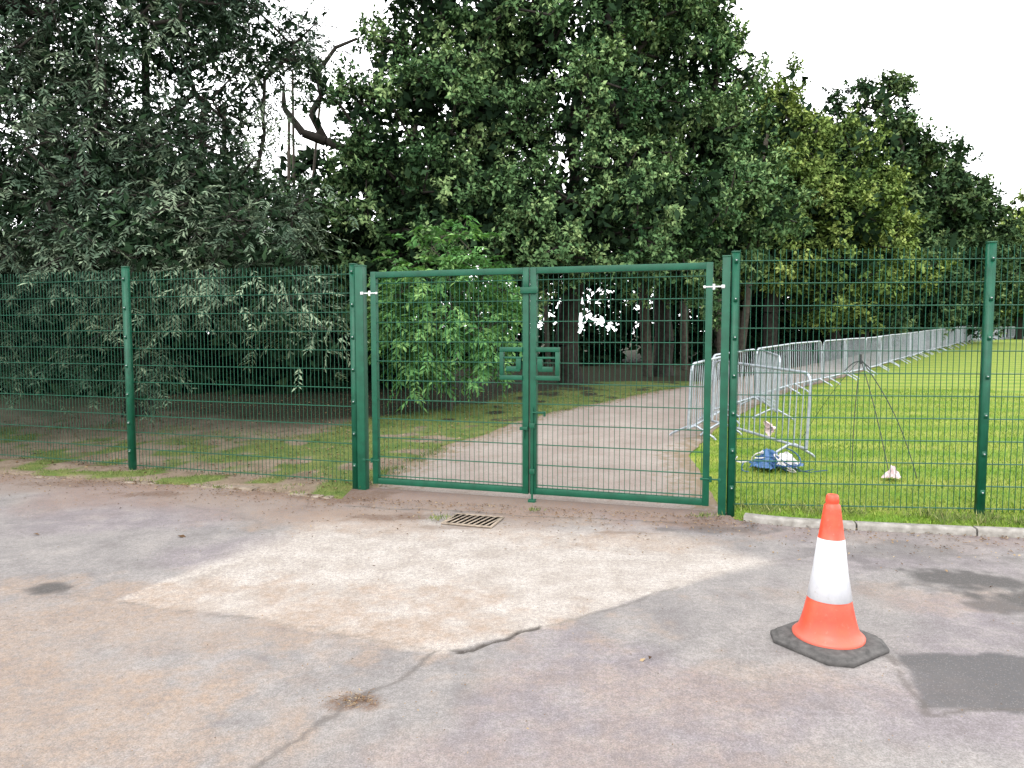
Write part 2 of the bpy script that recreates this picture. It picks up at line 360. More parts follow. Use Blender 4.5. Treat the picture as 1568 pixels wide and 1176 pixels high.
# ------------------------------------------------------------------ gate
root=empty('double_gate')
Bp=Vector((*FA[-1],0)); Cp=Vector((*FB[0],0)); D=(Cp-Bp); LG=D.length; D.normalize(); NV=Vector((D.y,-D.x,0))
if NV.y>0: NV=-NV
def gp(s,z,o=0): v=Bp+D*s+NV*o; return Vector((v.x,v.y,z))
B=Buf()
B.box(gp(.085,1.02),D,.09,.09,2.64); B.box(gp(.085,2.347),D,.096,.096,.014,2)
B.obj('gate_post_hinge',[M_green,M_bolt,M_cap],root,bevel=.003)
B=Buf(); B.box(gp(LG-.075,1.02),D,.07,.09,2.6); B.box(gp(LG-.075,2.327),D,.076,.096,.014,2)
B.obj('gate_post_receiver',[M_green,M_bolt,M_cap],root,bevel=.003)
def leaf(s0,s1,name,left):
    B=Buf(); w=.06; z0,z1=.07,2.28
    B.box(gp(s0+w/2,(z0+z1)/2),D,w,.06,z1-z0); B.box(gp(s1-w/2,(z0+z1)/2),D,w,.06,z1-z0)
    B.box(gp((s0+s1)/2,z1-w/2-.002),D,s1-s0-2*w,.057,w); B.box(gp((s0+s1)/2,z0+w/2+.002),D,s1-s0-2*w,.057,w)
    B.obj(name+'_frame',[M_green],root,bevel=.003)
    B=Buf(); a=gp(s0+w,0);b=gp(s1-w,0); mesh_panel(B,(a.x,a.y),(b.x,b.y),z0+w,z1-w,0); B.obj(name+'_mesh',[M_green],root)
mid=LG*.503
leaf(.21,mid-.008,'left_leaf',True); leaf(mid+.008,LG-.19,'right_leaf',False)
B=Buf()
for sg in(-1,1):
    x0=mid+sg*.068; x1=mid+sg*.30; c=(x0+x1)/2; w=abs(x1-x0)
    B.box(gp(c,1.49,.02),D,w,.05,.045); B.box(gp(c,1.215,.02),D,w,.05,.045)
    B.box(gp(x1-sg*.02,1.3525,.02),D,.04,.05,.228); 
    B.box(gp(c-sg*.018,1.41,.022),D,w-.05,.04,.02); B.box(gp(c-sg*.02,1.30,.022),D,w-.09,.036,.05); 
    B.box(gp(x0+sg*.04,1.352,.026),D,.05,.03,.11)
B.obj('lock_housing',[M_green],root,bevel=.003)
B=Buf()
B.box(gp(mid,2.06,.04),D,.17,.03,.06); B.box(gp(mid-.03,2.13,.035),D,.05,.02,.08)
B.box(gp(mid-.05,.72,.045),D,.08,.03,.03); B.box(gp(mid+.12,.88,.05),D,.10,.02,.02); B.box(gp(mid+.16,.87,.05),D,.018,.02,.05)
B.tube([gp(mid+.035,.93,.045),gp(mid+.035,.02,.045)],.011,8); B.box(gp(mid+.035,.75,.045),D,.05,.035,.05);B.box(gp(mid+.035,.3,.045),D,.05,.035,.05)
B.tube([gp(mid+.035,.88,.045),gp(mid+.12,.88,.05)],.009,6)
B.tube([gp(mid-.05,.72,.045),gp(mid-.05,.62,.045)],.009,6)
B.box(gp(mid+.035,.01,.045),D,.07,.06,.03)
B.obj('drop_bolt_and_latch',[M_green],root,bevel=.002)
B=Buf()
for z,m in((2.06,0),(.32,1)):
    for s0,s1 in((.12,.28),(LG-.10,LG-.26)):
        B.tube([gp(s0,z,.03),gp(s1,z,.03)],.008,8,m)
        m_=(s0+s1)/2
        B.tube([gp(m_,z-.025,.03),gp(m_,z+.025,.03)],.013,10,m)
        B.box(gp(s1,z,.032),D,.022,.014,.022,m); B.box(gp(s0,z,.046),D,.03,.012,.03,m)
B.obj('hinges',[M_hinge,M_green],root,bevel=.002)
# ------------------------------------------------------------------ crowd barriers
def barrier_mesh():
    B=Buf(); L=2.25;H=1.08;r=.019; rc=.14; z0=.17
    pts=[(-L/2,0,z0)]
    for a in np.linspace(0,np.pi/2,7): pts.append((-L/2+rc-rc*np.cos(a),0,H-rc+rc*np.sin(a)))
    for a in np.linspace(np.pi/2,0,7): pts.append((L/2-rc+rc*np.cos(a),0,H-rc+rc*np.sin(a)))
    pts.append((L/2,0,z0)); pts.append((-L/2,0,z0)); B.tube(pts,r,8)
    a=[];b=[]
    for x in np.linspace(-L/2,L/2,19)[1:-1]: a.append((x,0,z0));b.append((x,0,H))
    B.add(*tubes(a,b,.0072,.0072,6))
    for x in(-L/2+.28,L/2-.28):
        B.tube([(x,-.33,.0),(x,-.30,.035),(x,-.05,.17),(x,.05,.17),(x,.30,.035),(x,.33,.0)],.017,8)
    B.tube([(L/2,0,.85),(L/2+.06,0,.85),(L/2+.06,0,.78)],.008,6); B.tube([(L/2,0,.4),(L/2+.06,0,.4),(L/2+.06,0,.33)],.008,6)
    o=B.obj('crowd_barrier',[M_galv],smooth=True); return o
b0=barrier_mesh(); first=True
def place_barrier(p,q,lean=0,lift=0):
    global first
    p=Vector(p);q=Vector(q); c=(p+q)/2; 
    if first: o=b0; first=False
    else: o=link(bpy.data.objects.new('crowd_barrier',b0.data))
    zp=float(h(p.x,p.y));zq=float(h(q.x,q.y))
    o.location=(c.x,c.y,(zp+zq)/2+.01+lift); o.rotation_euler=(lean,-math.atan2(zq-zp,(q-p).length),math.atan2(q.y-p.y,q.x-p.x))
place_barrier((3.52,8.55),(3.0,10.72),.02)
line=[(2.45,9.95),(3.45,11.9),(4.9,14.1),(6.2,15.9),(9.5,20.0),(18.6,32.4),(34.5,53),(52,73)]
P=np.array(line); s=np.r_[0,np.cumsum(np.hypot(*np.diff(P,axis=0).T))]; q=0
while q<s[-1]-2.3:
    j=[random.uniform(-.10,.10) for _ in range(4)]
    g=lambda w,c:float(np.interp(w,s,P[:,c]))
    place_barrier((g(q,0)+j[0],g(q,1)+j[1]),(g(q+2.3,0)+j[0]*.5,g(q+2.3,1)+j[3]),random.uniform(-.05,.05)); q+=2.32
place_barrier((4.35,11.8),(4.75,13.9),.03)
# ------------------------------------------------------------------ objects by the barrier
M_rope=simple('blue_rope',(.008,.03,.10),(.02,.08,.22),60,.7); M_white=simple('white_cloth',(.40,.38,.39),(.55,.53,.53),12,.8)
M_pink=simple('pale_pink_cloth',(.42,.30,.31),(.55,.45,.45),6,.8); M_pole=simple('dark_pole',(.01,.013,.014),(.03,.035,.035),20,.4)
M_bag=simple('blue_plastic_sheet',(.010,.045,.13),(.03,.11,.26),14,.4,.5)
def cloth(name,c,rad,hgt,mat,seed,parent=None,crumple=.05):
    n=30; u,v=np.meshgrid(np.linspace(-1,1,n),np.linspace(-1,1,n)); 
    r=np.hypot(u,v); th=np.arctan2(v,u); rr_=1+.25*np.sin(3*th+seed)+.15*np.sin(5*th+seed*2)
    x=c[0]+u*rad*rr_+crumple*.6*(fbm(u,v,4,seed+8)-.5);y=c[1]+v*rad*.8*rr_+crumple*.6*(fbm(u,v,4,seed+9)-.5)
    z=c[2]+hgt*np.clip(1-r,0,1)**.8*(.4+1.1*fbm(u,v,2.6,seed))+crumple*(fbm(u,v,5,seed+3))*(1-.6*r)
    a=np.arange(n*n).reshape(n,n); Qd=np.stack([a[:-1,:-1],a[:-1,1:],a[1:,1:],a[1:,:-1]],-1).reshape(-1,4)
    rc=(u.ravel()[Qd].mean(1))**2+(v.ravel()[Qd].mean(1))**2; Qd=Qd[rc<.85]
    return mesh_np(name,np.stack([x,y,z],-1).reshape(-1,3),Qd,[mat],smooth=False,parent=parent)
root=empty('crumpled_blue_bag'); B=Buf(); rr=random.Random(3)
ox,oy=3.0,8.2; oz=float(h(ox,oy))
for k in range(26):
    pts=[];a0=rr.uniform(0,6.28);R=rr.uniform(.04,.17);cxx=ox+rr.gauss(0,.12);cyy=oy+rr.gauss(-.05,.07);zz=oz+.04+rr.uniform(0,.14);el=rr.uniform(.4,1);tl=rr.uniform(-.09,.09)
    for q in range(rr.randint(5,10)):
        a=a0+q*.46; pts.append((cxx+R*math.cos(a)*1.1,cyy+R*math.sin(a)*el,max(oz+.01,zz+tl*math.sin(a+k))))
    B.tube(pts,.007,5,0 if k%4 else 1)
for k in range(2):
    pts=[(ox+.1*k,oy,oz+.03)]
    for q in range(9): pts.append((pts[-1][0]+rr.uniform(.02,.07),pts[-1][1]+rr.uniform(-.06,.05),oz+.02+.02*math.sin(q)))
    B.tube(pts,.005,5,0)
B.obj('cords',[M_rope,M_white],root,smooth=True)
cloth('blue_sheet',(2.95,8.2,oz+.01),.24,.16,M_bag,21,root,.12)
cloth('white_sheet',(3.12,8.12,oz+.05),.13,.13,M_white,8,root,.10)
cloth('blue_sheet_fold',(3.2,8.22,oz+.01),.14,.10,M_bag,26,root,.10)
hb=cloth('hanging_bag',(0,0,0),.12,.10,M_pink,5); hb.rotation_euler=(math.radians(80),0,math.radians(100)); hb.location=(3.30,9.25,.42)
root=empty('pole_tripod'); tz=1.36; ap=Vector((3.98,8.2,tz)); B=Buf()
def bowed(p,q,bow,r,m=0):
    p=Vector(p);q=Vector(q);pts=[]
    for k in range(9):
        t_=k/8; v=p.lerp(q,t_)+Vector(bow)*math.sin(math.pi*t_); pts.append(tuple(v))
    B.tube(pts,r,6,m)
for q,bw in(((3.85,8.05),(-.02,0,.02)),((4.1,7.7),(.02,0,0)),((4.42,7.75),(.07,0,.03))):
    bowed(ap,(q[0],q[1],float(h(*q))),bw,.0055)
bowed(ap,(3.62,8.9,.35),(0,0,.06),.003); bowed((3.80,8.2,1.22),(4.10,8.2,1.24),(0,0,.10),.007)
B.tube([ap-Vector((0,0,.06)),ap+Vector((0,0,.05))],.013,8)
B.obj('poles',[M_pole],root,smooth=True)
cloth('weight_bag',(4.1,7.68,float(h(4.1,7.68))+.01),.10,.13,M_pink,11,root)
# ------------------------------------------------------------------ traffic cone
root=empty('traffic_cone',(1.672,3.70,.0))
def conemat(name,c1,c2,rough,dirtc=(.22,.14,.10)):
    t=NT(name,rough,.4); n=t.noise(7,5,.7); c=t.ramp(n,[(.35,c1),(.65,c2)])
    sc=t.noise(38,5,.8); c=t.mix(t.mr(sc,.58,.70,0,.55),c,dirtc)
    sp=t.n('ShaderNodeSeparateXYZ'); t.l(t.tc.outputs['Object'],sp.inputs[0]); z=t.math('ADD',sp.outputs['Z'],t.mr(n,.3,.7,-.04,.04))
    c=t.mix(t.mr(z,.14,.05,0,.35),c,(.20,.13,.10)); t.col(c); t.bump(sc,.12,.003); return t.m
M_or=conemat('cone_orange',(.47,.040,.018),(.58,.068,.030),.42); M_wh=conemat('cone_reflective_white',(.42,.43,.46),(.50,.50,.52),.35,(.3,.28,.26)); M_rub=simple('black_rubber',(.035,.033,.032),(.085,.08,.077),25,.85,.3,0,.3)
prof=[(.178,.042,0),(.180,.056,0),(.172,.064,0),(.158,.075,0),(.145,.10,0),(.126,.17,0),(.109,.25,0),(.108,.252,0),(.111,.254,1),(.0865,.40,1),(.0665,.572,1),(.063,.575,0),(.055,.64,0),(.043,.725,0),(.040,.745,0),(.032,.752,0),(.031,.757,0),(.034,.763,0),(.031,.792,0),(.026,.80,0),(.022,.80,0),(.018,.74,0)]
n=64;V=[];F=[];Mi=[]
for r,z,m in prof:
    for k in range(n): a=k*2*math.pi/n; V.append((r*math.cos(a),r*math.sin(a),z))
for k in range(len(prof)-1):
    for q in range(n): F.append([k*n+q,k*n+(q+1)%n,(k+1)*n+(q+1)%n,(k+1)*n+q]); Mi.append(1 if prof[k][2] and prof[k+1][2] else 0)
mesh_np('cone_body',V,F,[M_or,M_wh],Mi,smooth=True,parent=root)
def octo(a,c): return [(a,-a+c),(a,a-c),(a-c,a),(-a+c,a),(-a,a-c),(-a,-a+c),(-a+c,-a),(a-c,-a)]
lv=[(.238,.085,.0),(.242,.085,.006),(.242,.085,.022),(.236,.083,.028),(.222,.078,.03),(.219,.077,.040),(.213,.075,.045),(.16,.05,.047)]
V=[];F=[]
for a,c,z in lv: V+= [(x,y,z) for x,y in octo(a,c)]
for k in range(len(lv)-1):
    for q in range(8): F.append([k*8+q,k*8+(q+1)%8,(k+1)*8+(q+1)%8,(k+1)*8+q])
o=(len(lv)-1)*8; F+=[[o,o+1,o+2,o+3],[o,o+3,o+4,o+7],[o+4,o+5,o+6,o+7]]
b=mesh_np('cone_base',V,F,[M_rub],parent=root); b.rotation_euler=(0,0,math.radians(33))
# ------------------------------------------------------------------ foliage
def quads_from(P,d,nv,L,W,fold=.18):
    s=nrm(np.cross(d,nv)); nv=np.cross(s,d)
    m=P+d*(L*.45)[:,None]; up=nv*(W*fold)[:,None]
    V=np.stack([P,m+s*(W*.5)[:,None]+up,P+d*L[:,None]-nv*(L*.12)[:,None],m-s*(W*.5)[:,None]+up],1)
    return V.reshape(-1,3)
def foliage(centers,outward,n_sprig,n_leaf,crad,L,W,style,rng,tone0=None):
    N=len(centers); C=np.repeat(centers,n_sprig,0); O=np.repeat(outward,n_sprig,0); M=len(C)
    ct=np.repeat(rng.normal(.40,.13,N)+(0 if tone0 is None else tone0),n_sprig)
    rd=nrm(rng.normal(size=(M,3)))
    if style=='ash': sd=nrm(rd*np.array([1,1,.6])+O*.5+np.array([0,0,-.2])); start=C+rng.normal(size=(M,3))*crad*.5
    else: sd=nrm(rd+O*.7+np.array([0,0,.3])); start=C+rng.normal(size=(M,3))*crad*.16
    sl=crad*rng.uniform(.45,1.05,M)
    if style=='ash': sl=rng.uniform(.22,.40,M)
    side=nrm(np.cross(sd,np.array([0,0,1.])+.2*rng.normal(size=(M,3)))); upv=np.cross(side,sd)
    s=np.tile(np.linspace(.18,1,n_leaf),M) ; R=lambda a:np.repeat(a,n_leaf,0)
    if style=='ash':
        pos=R(start)+R(sd)*(s*R(sl))[:,None]; pos[:,2]-=.28*(s**2)*R(sl)
        sg=np.tile(np.where(np.arange(n_leaf)%2==0,1,-1),M)[:,None]
        ld=nrm(R(sd)*.7+R(side)*sg*.8+np.array([0,0,-.22])+.22*rng.normal(size=(len(pos),3)))
        nv=nrm(R(upv)+.35*rng.normal(size=(len(pos),3)))
    else:
        s=s*.0+rng.uniform(.2,1,len(s))**.7
        pos=R(start)+R(sd)*(s*R(sl))[:,None]+rng.normal(size=(len(s),3))*crad*.07
        ld=nrm(R(sd)*.5+rng.normal(size=(len(pos),3))*.8)
        nv=nrm(np.array([0,0,1.])*.9+R(O)*.45+R(sd)*.35+.45*rng.normal(size=(len(pos),3)))
    K=len(pos); LL=L*rng.uniform(.65,1.2,K);WW=W*rng.uniform(.7,1.15,K)
    V=quads_from(pos,ld,nv,LL,WW)
    cn=.42*(vnoise(pos[:,0]+pos[:,1]*.7,pos[:,2],1.0,55)-.5)
    tone=np.clip(R(ct)+rng.normal(0,.11,K)+R(rng.normal(0,.11,M))+.35*(s-.55)+cn,0,1)  # leaves lighten towards sprig tips, highlights put into the tone
    return V,tone,(start,start+sd*sl[:,None]*.8)
def make_foliage_obj(name,V,tone,mat,parent=None):
    K=len(tone); return mesh_np(name,V,np.arange(K*4).reshape(-1,4),[mat],fattrs={'tone':tone},parent=parent)
def sample_lobes(lobes,n,rng,zmin):
    l=np.array(lobes,float); w=(l[:,3]*l[:,4]*l[:,5])**(.72); w/=w.sum(); idx=rng.choice(len(l),n*3,p=w)
    d=nrm(rng.normal(size=(n*3,3))); r=np.where(rng.random(n*3)<.75,rng.uniform(.8,1.04,n*3),rng.uniform(.35,.8,n*3))
    bump=1+.15*np.sin(d[:,0]*7+idx)+.15*np.sin(d[:,2]*8+2*idx)+.08*np.sin(d[:,1]*9)
    p=l[idx,:3]+d*l[idx,3:]*(r*bump)[:,None]
    ok=np.ones(len(p),bool)
    for k in range(len(l)):
        q=np.linalg.norm((p-l[k,:3])/l[k,3:],axis=1); ok&=~((q<.6)&(rng.random(len(p))<.8))
    ok&=(d[:,1]<.35)|(rng.random(len(p))<.45)
    ok&=p[:,2]>zmin; p=p[ok][:n]; return p,nrm(d[ok][:n])
def tree(name,base,trunk_top,tr,lobes,n,ns,nl,crad,L,W,mat,style='oak',zmin=1.5,seed=1,bark=None,twigs=True,inner=8,lowlight=0,limbs=()):
    rng=np.random.default_rng(seed); root=empty(name); bz=float(h(base[0],base[1])); base=np.array([base[0],base[1],bz-.1])
    C,O=sample_lobes(lobes,n,rng,zmin)
    nodes=[base];par=[-1];T=np.array(trunk_top,float)
    nt=9
    for k in range(1,nt+1):
        f=k/nt; nodes.append(base*(1-f)+T*f+np.array([rng.normal()*.09,rng.normal()*.09,0])*(k<nt)); par.append(k-1)
    order=np.argsort(np.linalg.norm(C-T*.5-base*.5,axis=1))
    NP=np.zeros((nt+1+3*len(C),3)); NP[:nt+1]=nodes; cnt=nt+1
    for oi in order:
        c=C[oi]; dd=NP[2:cnt]-c; dist=np.sqrt((dd**2).sum(1))+.6*np.maximum(dd[:,2],0)
        b=int(np.argmin(dist))+2; p=NP[b]; dl=np.linalg.norm(c-p)
        if dl>1.0:
            m=p*.5+c*.5+rng.normal(size=3)*dl*.09+np.array([0,0,.08*dl]); NP[cnt]=m; par.append(b); b=cnt; cnt+=1
        NP[cnt]=c; par.append(b); cnt+=1
    NP=NP[:cnt]; par=np.array(par); load=np.ones(cnt)
    for k in range(cnt-1,0,-1):
        load[par[k]]+=load[k]
    rad=np.maximum(tr*(load/load[0])**.48,.008)
    pr=rad[par[1:]]; pr=np.minimum(pr,rad[1:]*1.6+.006)
    V,Qd=tubes(NP[par[1:]],NP[1:],pr,rad[1:],7)
    mesh_np('trunk_and_limbs',V,Qd,[bark or M_bark],smooth=True,parent=root)
    fl=tubes([base],[base+np.array([0,0,.5])],tr*1.3,tr,9); mesh_np('root_flare',fl[0],fl[1],[bark or M_bark],smooth=True,parent=root)
    for li,pts in enumerate(limbs):
        pts=np.array(pts,float); r=np.linspace(.13,.03,len(pts)); Vl,Ql=tubes(pts[:-1],pts[1:],r[:-1],r[1:],8); mesh_np('limb_%d'%li,Vl,Ql,[bark or M_bark],smooth=True,parent=root)
    t0=lowlight*sstep(3.9,2.6,C[:,2]) if lowlight else None  # low clusters get a lighter leaf tone, painted as lit sprays
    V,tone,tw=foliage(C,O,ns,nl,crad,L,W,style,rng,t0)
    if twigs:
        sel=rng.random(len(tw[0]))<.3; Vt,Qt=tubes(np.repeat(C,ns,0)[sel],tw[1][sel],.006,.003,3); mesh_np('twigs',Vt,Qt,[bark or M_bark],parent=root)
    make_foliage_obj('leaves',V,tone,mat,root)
    if inner:  # larger dark leaves added inside the crown to stand for its shade
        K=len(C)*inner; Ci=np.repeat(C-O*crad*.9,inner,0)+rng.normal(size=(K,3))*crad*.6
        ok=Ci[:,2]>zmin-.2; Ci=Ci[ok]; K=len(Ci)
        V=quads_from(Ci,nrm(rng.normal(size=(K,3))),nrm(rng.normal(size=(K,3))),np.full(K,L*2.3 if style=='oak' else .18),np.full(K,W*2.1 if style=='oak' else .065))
        make_foliage_obj('inner_shade_leaves',V,np.clip(rng.normal(.45,.2,K),0,1),M_inner_shade,root)
    return root
tree('ash_tree',(-6.9,13.2),(-6.4,13.0,8.5),.24,[(-5.9,12.4,5.9,2.2,2.6,3.1),(-9,12.3,5.0,3,2.8,4.0),(-7.3,11.0,3.4,2.6,1.5,1.8),(-4.6,11.2,3.5,1.3,1.3,1.1),(-3.5,10.3,2.5,.9,.8,.7),(-5.0,10.0,2.9,1.2,.8,.8),(-9.3,11.3,2.4,2.0,1.5,1.6),(-6.6,11.4,1.7,1.6,1.0,1.0),(-3.1,10.6,1.75,.6,.6,.5)],820,16,13,.44,.115,.029,M_ash,'ash',.85,11,M_barkd,inner=34,lowlight=.20)
tree('oak_tree',(-2.0,17.6),(-1.9,17.4,9),.26,[(-1.9,17.2,6.2,2.3,2.4,2.4),(-3.3,16.8,3.7,2.2,2,1.6),(-1.0,17.2,9.6,1.9,2.2,2.2),(-1.2,15.8,3.9,1.8,1.4,1.3)],400,10,14,.47,.12,.072,M_oak,'oak',1.9,21,M_barkd,inner=15,limbs=[[(-2.0,17.5,4.2),(-3.0,17.3,5.2),(-3.7,17.2,5.9),(-4.4,17.3,6.2),(-4.7,17.2,6.8),(-4.45,17.2,7.2),(-4.55,17.2,7.7),(-4.1,17.2,8.3),(-3.6,17.2,8.5)],[(-4.4,17.3,6.2),(-4.9,17.2,6.35),(-5.3,17.1,6.9),(-5.3,17.1,7.4)]])
tree('oak_tree',(1.5,18.6),(1.6,18.3,10),.28,[(1.2,18,6.4,2.9,2.6,3.0),(1.4,18,10,2.8,2.6,2.4),(.6,16.4,3.9,2.2,1.8,1.4),(3.0,16.9,4.3,2.0,1.7,1.6)],540,10,14,.47,.12,.072,M_oak,'oak',2.0,22,M_barkd,inner=13)
tree('oak_tree',(4.4,21),(4.4,20.8,10),.27,[(4.3,20.3,8.3,2.1,2.2,3.4),(5.2,19.8,5.2,2.1,2.1,2.4),(3.8,20,11.3,1.7,2,1.8)],420,10,13,.50,.135,.08,M_oak,'oak',2.2,23,M_barkd,inner=11)
tree('young_ash_tree',(-1.15,13.4),(-1.15,13.3,2.9),.035,[(-1.1,13.2,2.3,1.05,.8,1.05),(-1.75,13,1.5,.6,.5,.5),(-.6,13,1.5,.5,.5,.5),(-1.05,13,3.1,.5,.5,.4)],90,10,11,.36,.15,.055,M_lime,'ash',.7,24,inner=0)
tree('maple_tree',(9.6,26.6),(9.7,26.6,9.5),.26,[(8.9,26.5,6.3,2.2,2.2,3.1),(9.7,27,8.7,1.5,1.6,1.9),(11.3,26.4,4.8,2.1,2.1,2.5)],320,9,12,.60,.18,.115,M_yel,'oak',1.8,25,M_barkd)
tree('maple_tree',(13.4,30.3),(13.3,30.3,8.5),.26,[(13.0,30,7.0,2.4,2.4,2.8),(14,30,4.5,2.6,2.4,2.2),(12.2,30.5,8.9,1.3,1.6,1.3)],280,9,12,.68,.20,.125,M_yel,'oak',1.8,26,M_barkd)
tree('oak_tree',(17.2,35.5),(17.2,35.3,11),.3,[(17.2,35,9.6,2.5,2.6,3.4),(16.9,35,5.6,3.3,2.8,3.3)],290,9,12,.76,.24,.15,M_dk,'oak',1.8,27,M_barkd)
tree('oak_tree',(22.5,40.6),(22.6,40.4,10),.3,[(22.4,40,8.2,2.7,2.8,3.3),(22.2,40,5.0,3.6,3,3.2)],280,9,12,.82,.26,.16,M_dk,'oak',1.8,28,M_barkd)
tree('yew_tree',(28.5,46.5),(28.4,46.3,10.5),.3,[(27.9,46,8.0,2.4,2.6,3.1),(29.4,46,5.6,2.7,2.8,3.4),(27.0,46,5,3,2.8,3)],270,9,12,.85,.28,.14,M_dk,'oak',1.8,29,M_barkd)
tree('maple_tree',(44,62.5),(44,62,11),.3,[(44,62,7.8,4.4,3.5,4.6),(39,62,5,3.6,3,3)],240,9,12,1.1,.36,.22,M_yel,'oak',1.8,30,M_barkd)
# background woodland: one mass
rg=np.random.default_rng(77)
line=np.array([(-50,23),(-20,24),(-5,26.5),(6,29),(14,38),(30,56),(48,73),(80,100)]); s=np.r_[0,np.cumsum(np.hypot(*np.diff(line,axis=0).T))]
n=2400; w=rg.uniform(0,s[-1],n); cx=np.interp(w,s,line[:,0])+rg.uniform(-3,3,n); cy=np.interp(w,s,line[:,1])+rg.uniform(-2.0,3,n)
top=5.6+2.0*vnoise(cx,cy,.25,3)+np.clip(cy-40,0,30)*.06; cz=h(cx,cy)+rg.uniform(0,1,n)**1.6*top
n2=420; cx=np.r_[cx,rg.uniform(-20,-2.8,n2)]; cy=np.r_[cy,rg.uniform(17,20.5,n2)]; cz=np.r_[cz,.2+rg.uniform(0,1,n2)**1.3*3.4]
n=n+n2
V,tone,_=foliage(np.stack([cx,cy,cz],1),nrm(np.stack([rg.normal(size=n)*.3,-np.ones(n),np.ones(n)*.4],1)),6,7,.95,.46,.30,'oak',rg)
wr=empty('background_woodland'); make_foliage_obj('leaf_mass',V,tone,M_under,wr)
P0=[];P1=[];R0=[]
for k in range(75):
    w_=rg.uniform(0,s[-1]*.85); x=np.interp(w_,s,line[:,0])+rg.uniform(-2,2); y=np.interp(w_,s,line[:,1])-rg.uniform(2.5,8)
    if x>3.0+ (y-17)*.62 and x<60 : 
        y=np.interp(w_,s,line[:,1])-2
    z=float(h(x,y)); P0.append((x,y,z-.1));P1.append((x+rg.normal()*.5,y,z+8)); R0.append(rg.uniform(.05,.17))
V,Qd=tubes(P0,P1,R0,np.array(R0)*.6,8); mesh_np('tree_trunks',V,Qd,[M_bark],smooth=True,parent=wr)
# ------------------------------------------------------------------ grass blades, weeds, litter
def blades(x,y,L,W,tone,rg,lean=.35,zo=0):
    n=len(x); P=np.stack([x,y,h(x,y)+zo-.004],1)
    d=nrm(np.stack([rg.normal(size=n)*lean,rg.normal(size=n)*lean,np.ones(n)],1)); nv=nrm(rg.normal(size=(n,3)))
    return quads_from(P,d,nv,L,W,.05),tone
M_grass=leafmat('grass_blade',(.065,.13,.018),(.155,.25,.036),(.31,.33,.09))
M_weed=leafmat('weed_blade',(.05,.075,.025),(.11,.15,.045),(.24,.23,.10))
n=90000; yy=5.6+11*rg.random(n)**1.6; xx=rg.uniform(1.9,11,n)
ok=(pathmask(xx,yy)>.02)&(yy>ky(xx)+.11)&(xx>np.interp(yy,[p[1] for p in PR],[p[0] for p in PR])); xx=xx[ok];yy=yy[ok]
n=len(xx); x,y=xx,yy
V,tone=blades(x,y,rg.uniform(.025,.06,n),np.full(n,.008),np.clip(.5+.35*(fbm(x,y,.7,9)-.5)*2+rg.normal(0,.15,n),0,1),rg,.45)
make_foliage_obj('lawn_grass',V,tone,M_grass)
n2_=40000; x2=rg.uniform(-8,3.5,n2_); y2=7+9*rg.random(n2_)**1.4
lx2=np.interp(y2,[p[1] for p in PL],[p[0] for p in PL]); dl2=lx2-x2
nn=fbm(x2,y2,2.5,21); n11=fbm(x2,y2,.8,11)
ok=(pathmask(x2,y2)>.0)&(y2>ky(x2)+.13)&(dl2>0)&((((1-sstep(1.3,4.2,dl2+2.2*(n11-.5)))*(y2<17)*(y2>9))>.4)|(((y2-fy(x2))<3)&(nn>.54)))&(nn>.44); x2=x2[ok];y2=y2[ok]; n=len(x2)
V,tone=blades(x2,y2,rg.uniform(.02,.05,n),np.full(n,.008),np.clip(.45+.35*(fbm(x2,y2,.7,9)-.5)*2+rg.normal(0,.2,n),0,1),rg,.5)
make_foliage_obj('verge_grass',V,tone,M_weed)
X_=[];Y_=[];S_=[]
def tuft(cx,cy,n,r,hh): X_.extend(rg.normal(cx,r,n));Y_.extend(rg.normal(cy,r*.6,n));S_.extend(rg.uniform(.4,1.1,n)*hh)
for k in range(26):
    u=rg.uniform(-7,-1.75); tuft(u,float(ky(u))+rg.uniform(0,.25),rg.integers(8,30),.06,.05)
for k in range(60):
    u=rg.uniform(2.05,6.5); tuft(u,float(ky(u))+rg.uniform(.14,.4),rg.integers(15,60),.06,.10)
for cx_,cy_ in((-.62,6.26),(-.66,6.2),(1.78,6.33),(1.68,6.3),(-3.1,7.5),(-3.8,7.7),(.2,6.5)): tuft(cx_,cy_,40,.05,.05)
for k in range(60):
    w_=rg.integers(0,6); u=rg.random(); p=PLa[w_]*(1-u)+PLa[w_+1]*u; tuft(p[0]+.02,p[1],40,.08,.06)
x=np.array(X_);y=np.array(Y_);n=len(x)
V,tone=blades(x,y,np.array(S_),np.full(n,.007),np.clip(rg.normal(.5,.25,n),0,1),rg,.5,.02)
V=V.reshape(-1,4,3); zz=np.maximum(h(x,y),-.0)-h(x,y); V[:,:,2]+=zz[:,None]; make_foliage_obj('kerb_weeds',V.reshape(-1,3),tone,M_weed)
def flat(x,y,z,L,W): 
    n=len(x); a=rg.uniform(0,6.28,n); d=nrm(np.stack([np.cos(a),np.sin(a),rg.normal(size=n)*.15],1)); nv=nrm(np.stack([rg.normal(size=n)*.2,rg.normal(size=n)*.2,np.ones(n)],1))
    return quads_from(np.stack([x,y,z],1),d,nv,L,W,.2)
M_lit=leafmat('dry_leaf',(.05,.03,.018),(.16,.10,.058),(.32,.25,.15))
x=rg.uniform(-9,4,9000);y=rg.uniform(7,17,9000); lx3=np.interp(y,[p[1] for p in PL],[p[0] for p in PL]); ok=(y>fy(x)-.2)&(x<lx3+.3); x=x[ok];y=y[ok]
V1=flat(x,y,h(x,y)+.012,rg.uniform(.02,.06,len(x)),rg.uniform(.01,.035,len(x)))
n=3200; x=rg.uniform(-6,5,n); y=ky(x)-np.abs(rg.exponential(.3,n))+.10; V2=flat(x,y,np.full(n,.014),rg.uniform(.008,.035,n),rg.uniform(.006,.018,n))
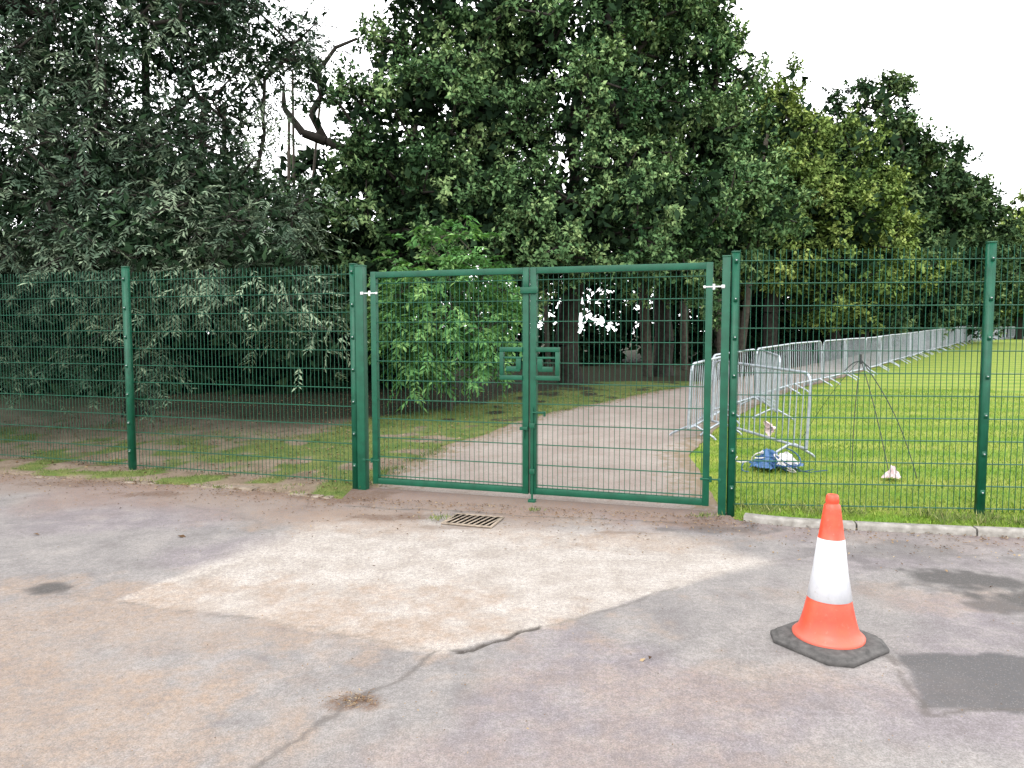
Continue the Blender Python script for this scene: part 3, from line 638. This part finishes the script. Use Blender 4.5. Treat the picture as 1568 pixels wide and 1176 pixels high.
n=800; x=rg.uniform(-5,4,n); y=rg.uniform(1.9,6.4,n); V3=flat(x,y,np.full(n,.012),rg.uniform(.004,.016,n),rg.uniform(.004,.010,n))
n=160; x=rg.normal(-.69,.06,n); y=rg.normal(3.1,.035,n); V4=flat(x,y,np.full(n,.013),rg.uniform(.008,.03,n),rg.uniform(.002,.006,n))
V5=flat(np.array([-2.7,-3.9,.67,.7]),np.array([5.7,5.75,3.50,3.52]),np.full(4,.014),np.array([.09,.06,.05,.04]),np.array([.04,.03,.02,.02]))
V=np.concatenate([V1,V2,V3,V4,V5]); make_foliage_obj('leaf_litter',V,np.clip(rg.normal(.42,.25,len(V)//4),0,1),M_lit)
# ------------------------------------------------------------------ light
wd=bpy.data.worlds.new('World'); scene.world=wd; wd.use_nodes=True; nt=wd.node_tree; bg=nt.nodes['Background']
sky=nt.nodes.new('ShaderNodeTexSky'); sky.sky_type='NISHITA'; sky.sun_disc=False; EL,AZ=math.radians(42),math.radians(205)
sky.sun_elevation=EL; sky.sun_rotation=AZ; sky.dust_density=4
mx=nt.nodes.new('ShaderNodeMix'); mx.data_type='RGBA'; mx.inputs[0].default_value=.90; nt.links.new(sky.outputs[0],mx.inputs[6])
tc=nt.nodes.new('ShaderNodeTexCoord'); nz=nt.nodes.new('ShaderNodeTexNoise'); nz.inputs['Scale'].default_value=2.5; nz.inputs['Detail'].default_value=2
nt.links.new(tc.outputs['Generated'],nz.inputs['Vector']); rp=nt.nodes.new('ShaderNodeValToRGB'); rp.color_ramp.elements[0].color=(25,25.3,25.8,1); rp.color_ramp.elements[1].color=(31,31.1,31.2,1)
nt.links.new(nz.outputs['Fac'],rp.inputs[0]); nt.links.new(rp.outputs[0],mx.inputs[7]); nt.links.new(mx.outputs[2],bg.inputs['Color']); bg.inputs['Strength'].default_value=.15
sl=bpy.data.lights.new('sun','SUN'); sl.energy=1.5; sl.angle=math.radians(25); sl.color=(1,.98,.94)
so=link(bpy.data.objects.new('sun',sl)); 
sd=Vector((math.sin(AZ)*math.cos(EL),math.cos(AZ)*math.cos(EL),math.sin(EL))); so.rotation_euler=sd.to_track_quat('Z','Y').to_euler(); so.location=(0,0,20)
# ------------------------------------------------------------------ camera
cam=bpy.data.cameras.new('camera'); cam.sensor_width=36; cam.lens=25.26; cam.clip_end=4000; cam.clip_start=.05
co=link(bpy.data.objects.new('camera',cam)); co.location=(0,0,1.63); co.rotation_euler=(math.radians(90-3.9),0,0); scene.camera=co
scene.view_settings.view_transform='Standard'; scene.view_settings.look='None'; scene.view_settings.exposure=0
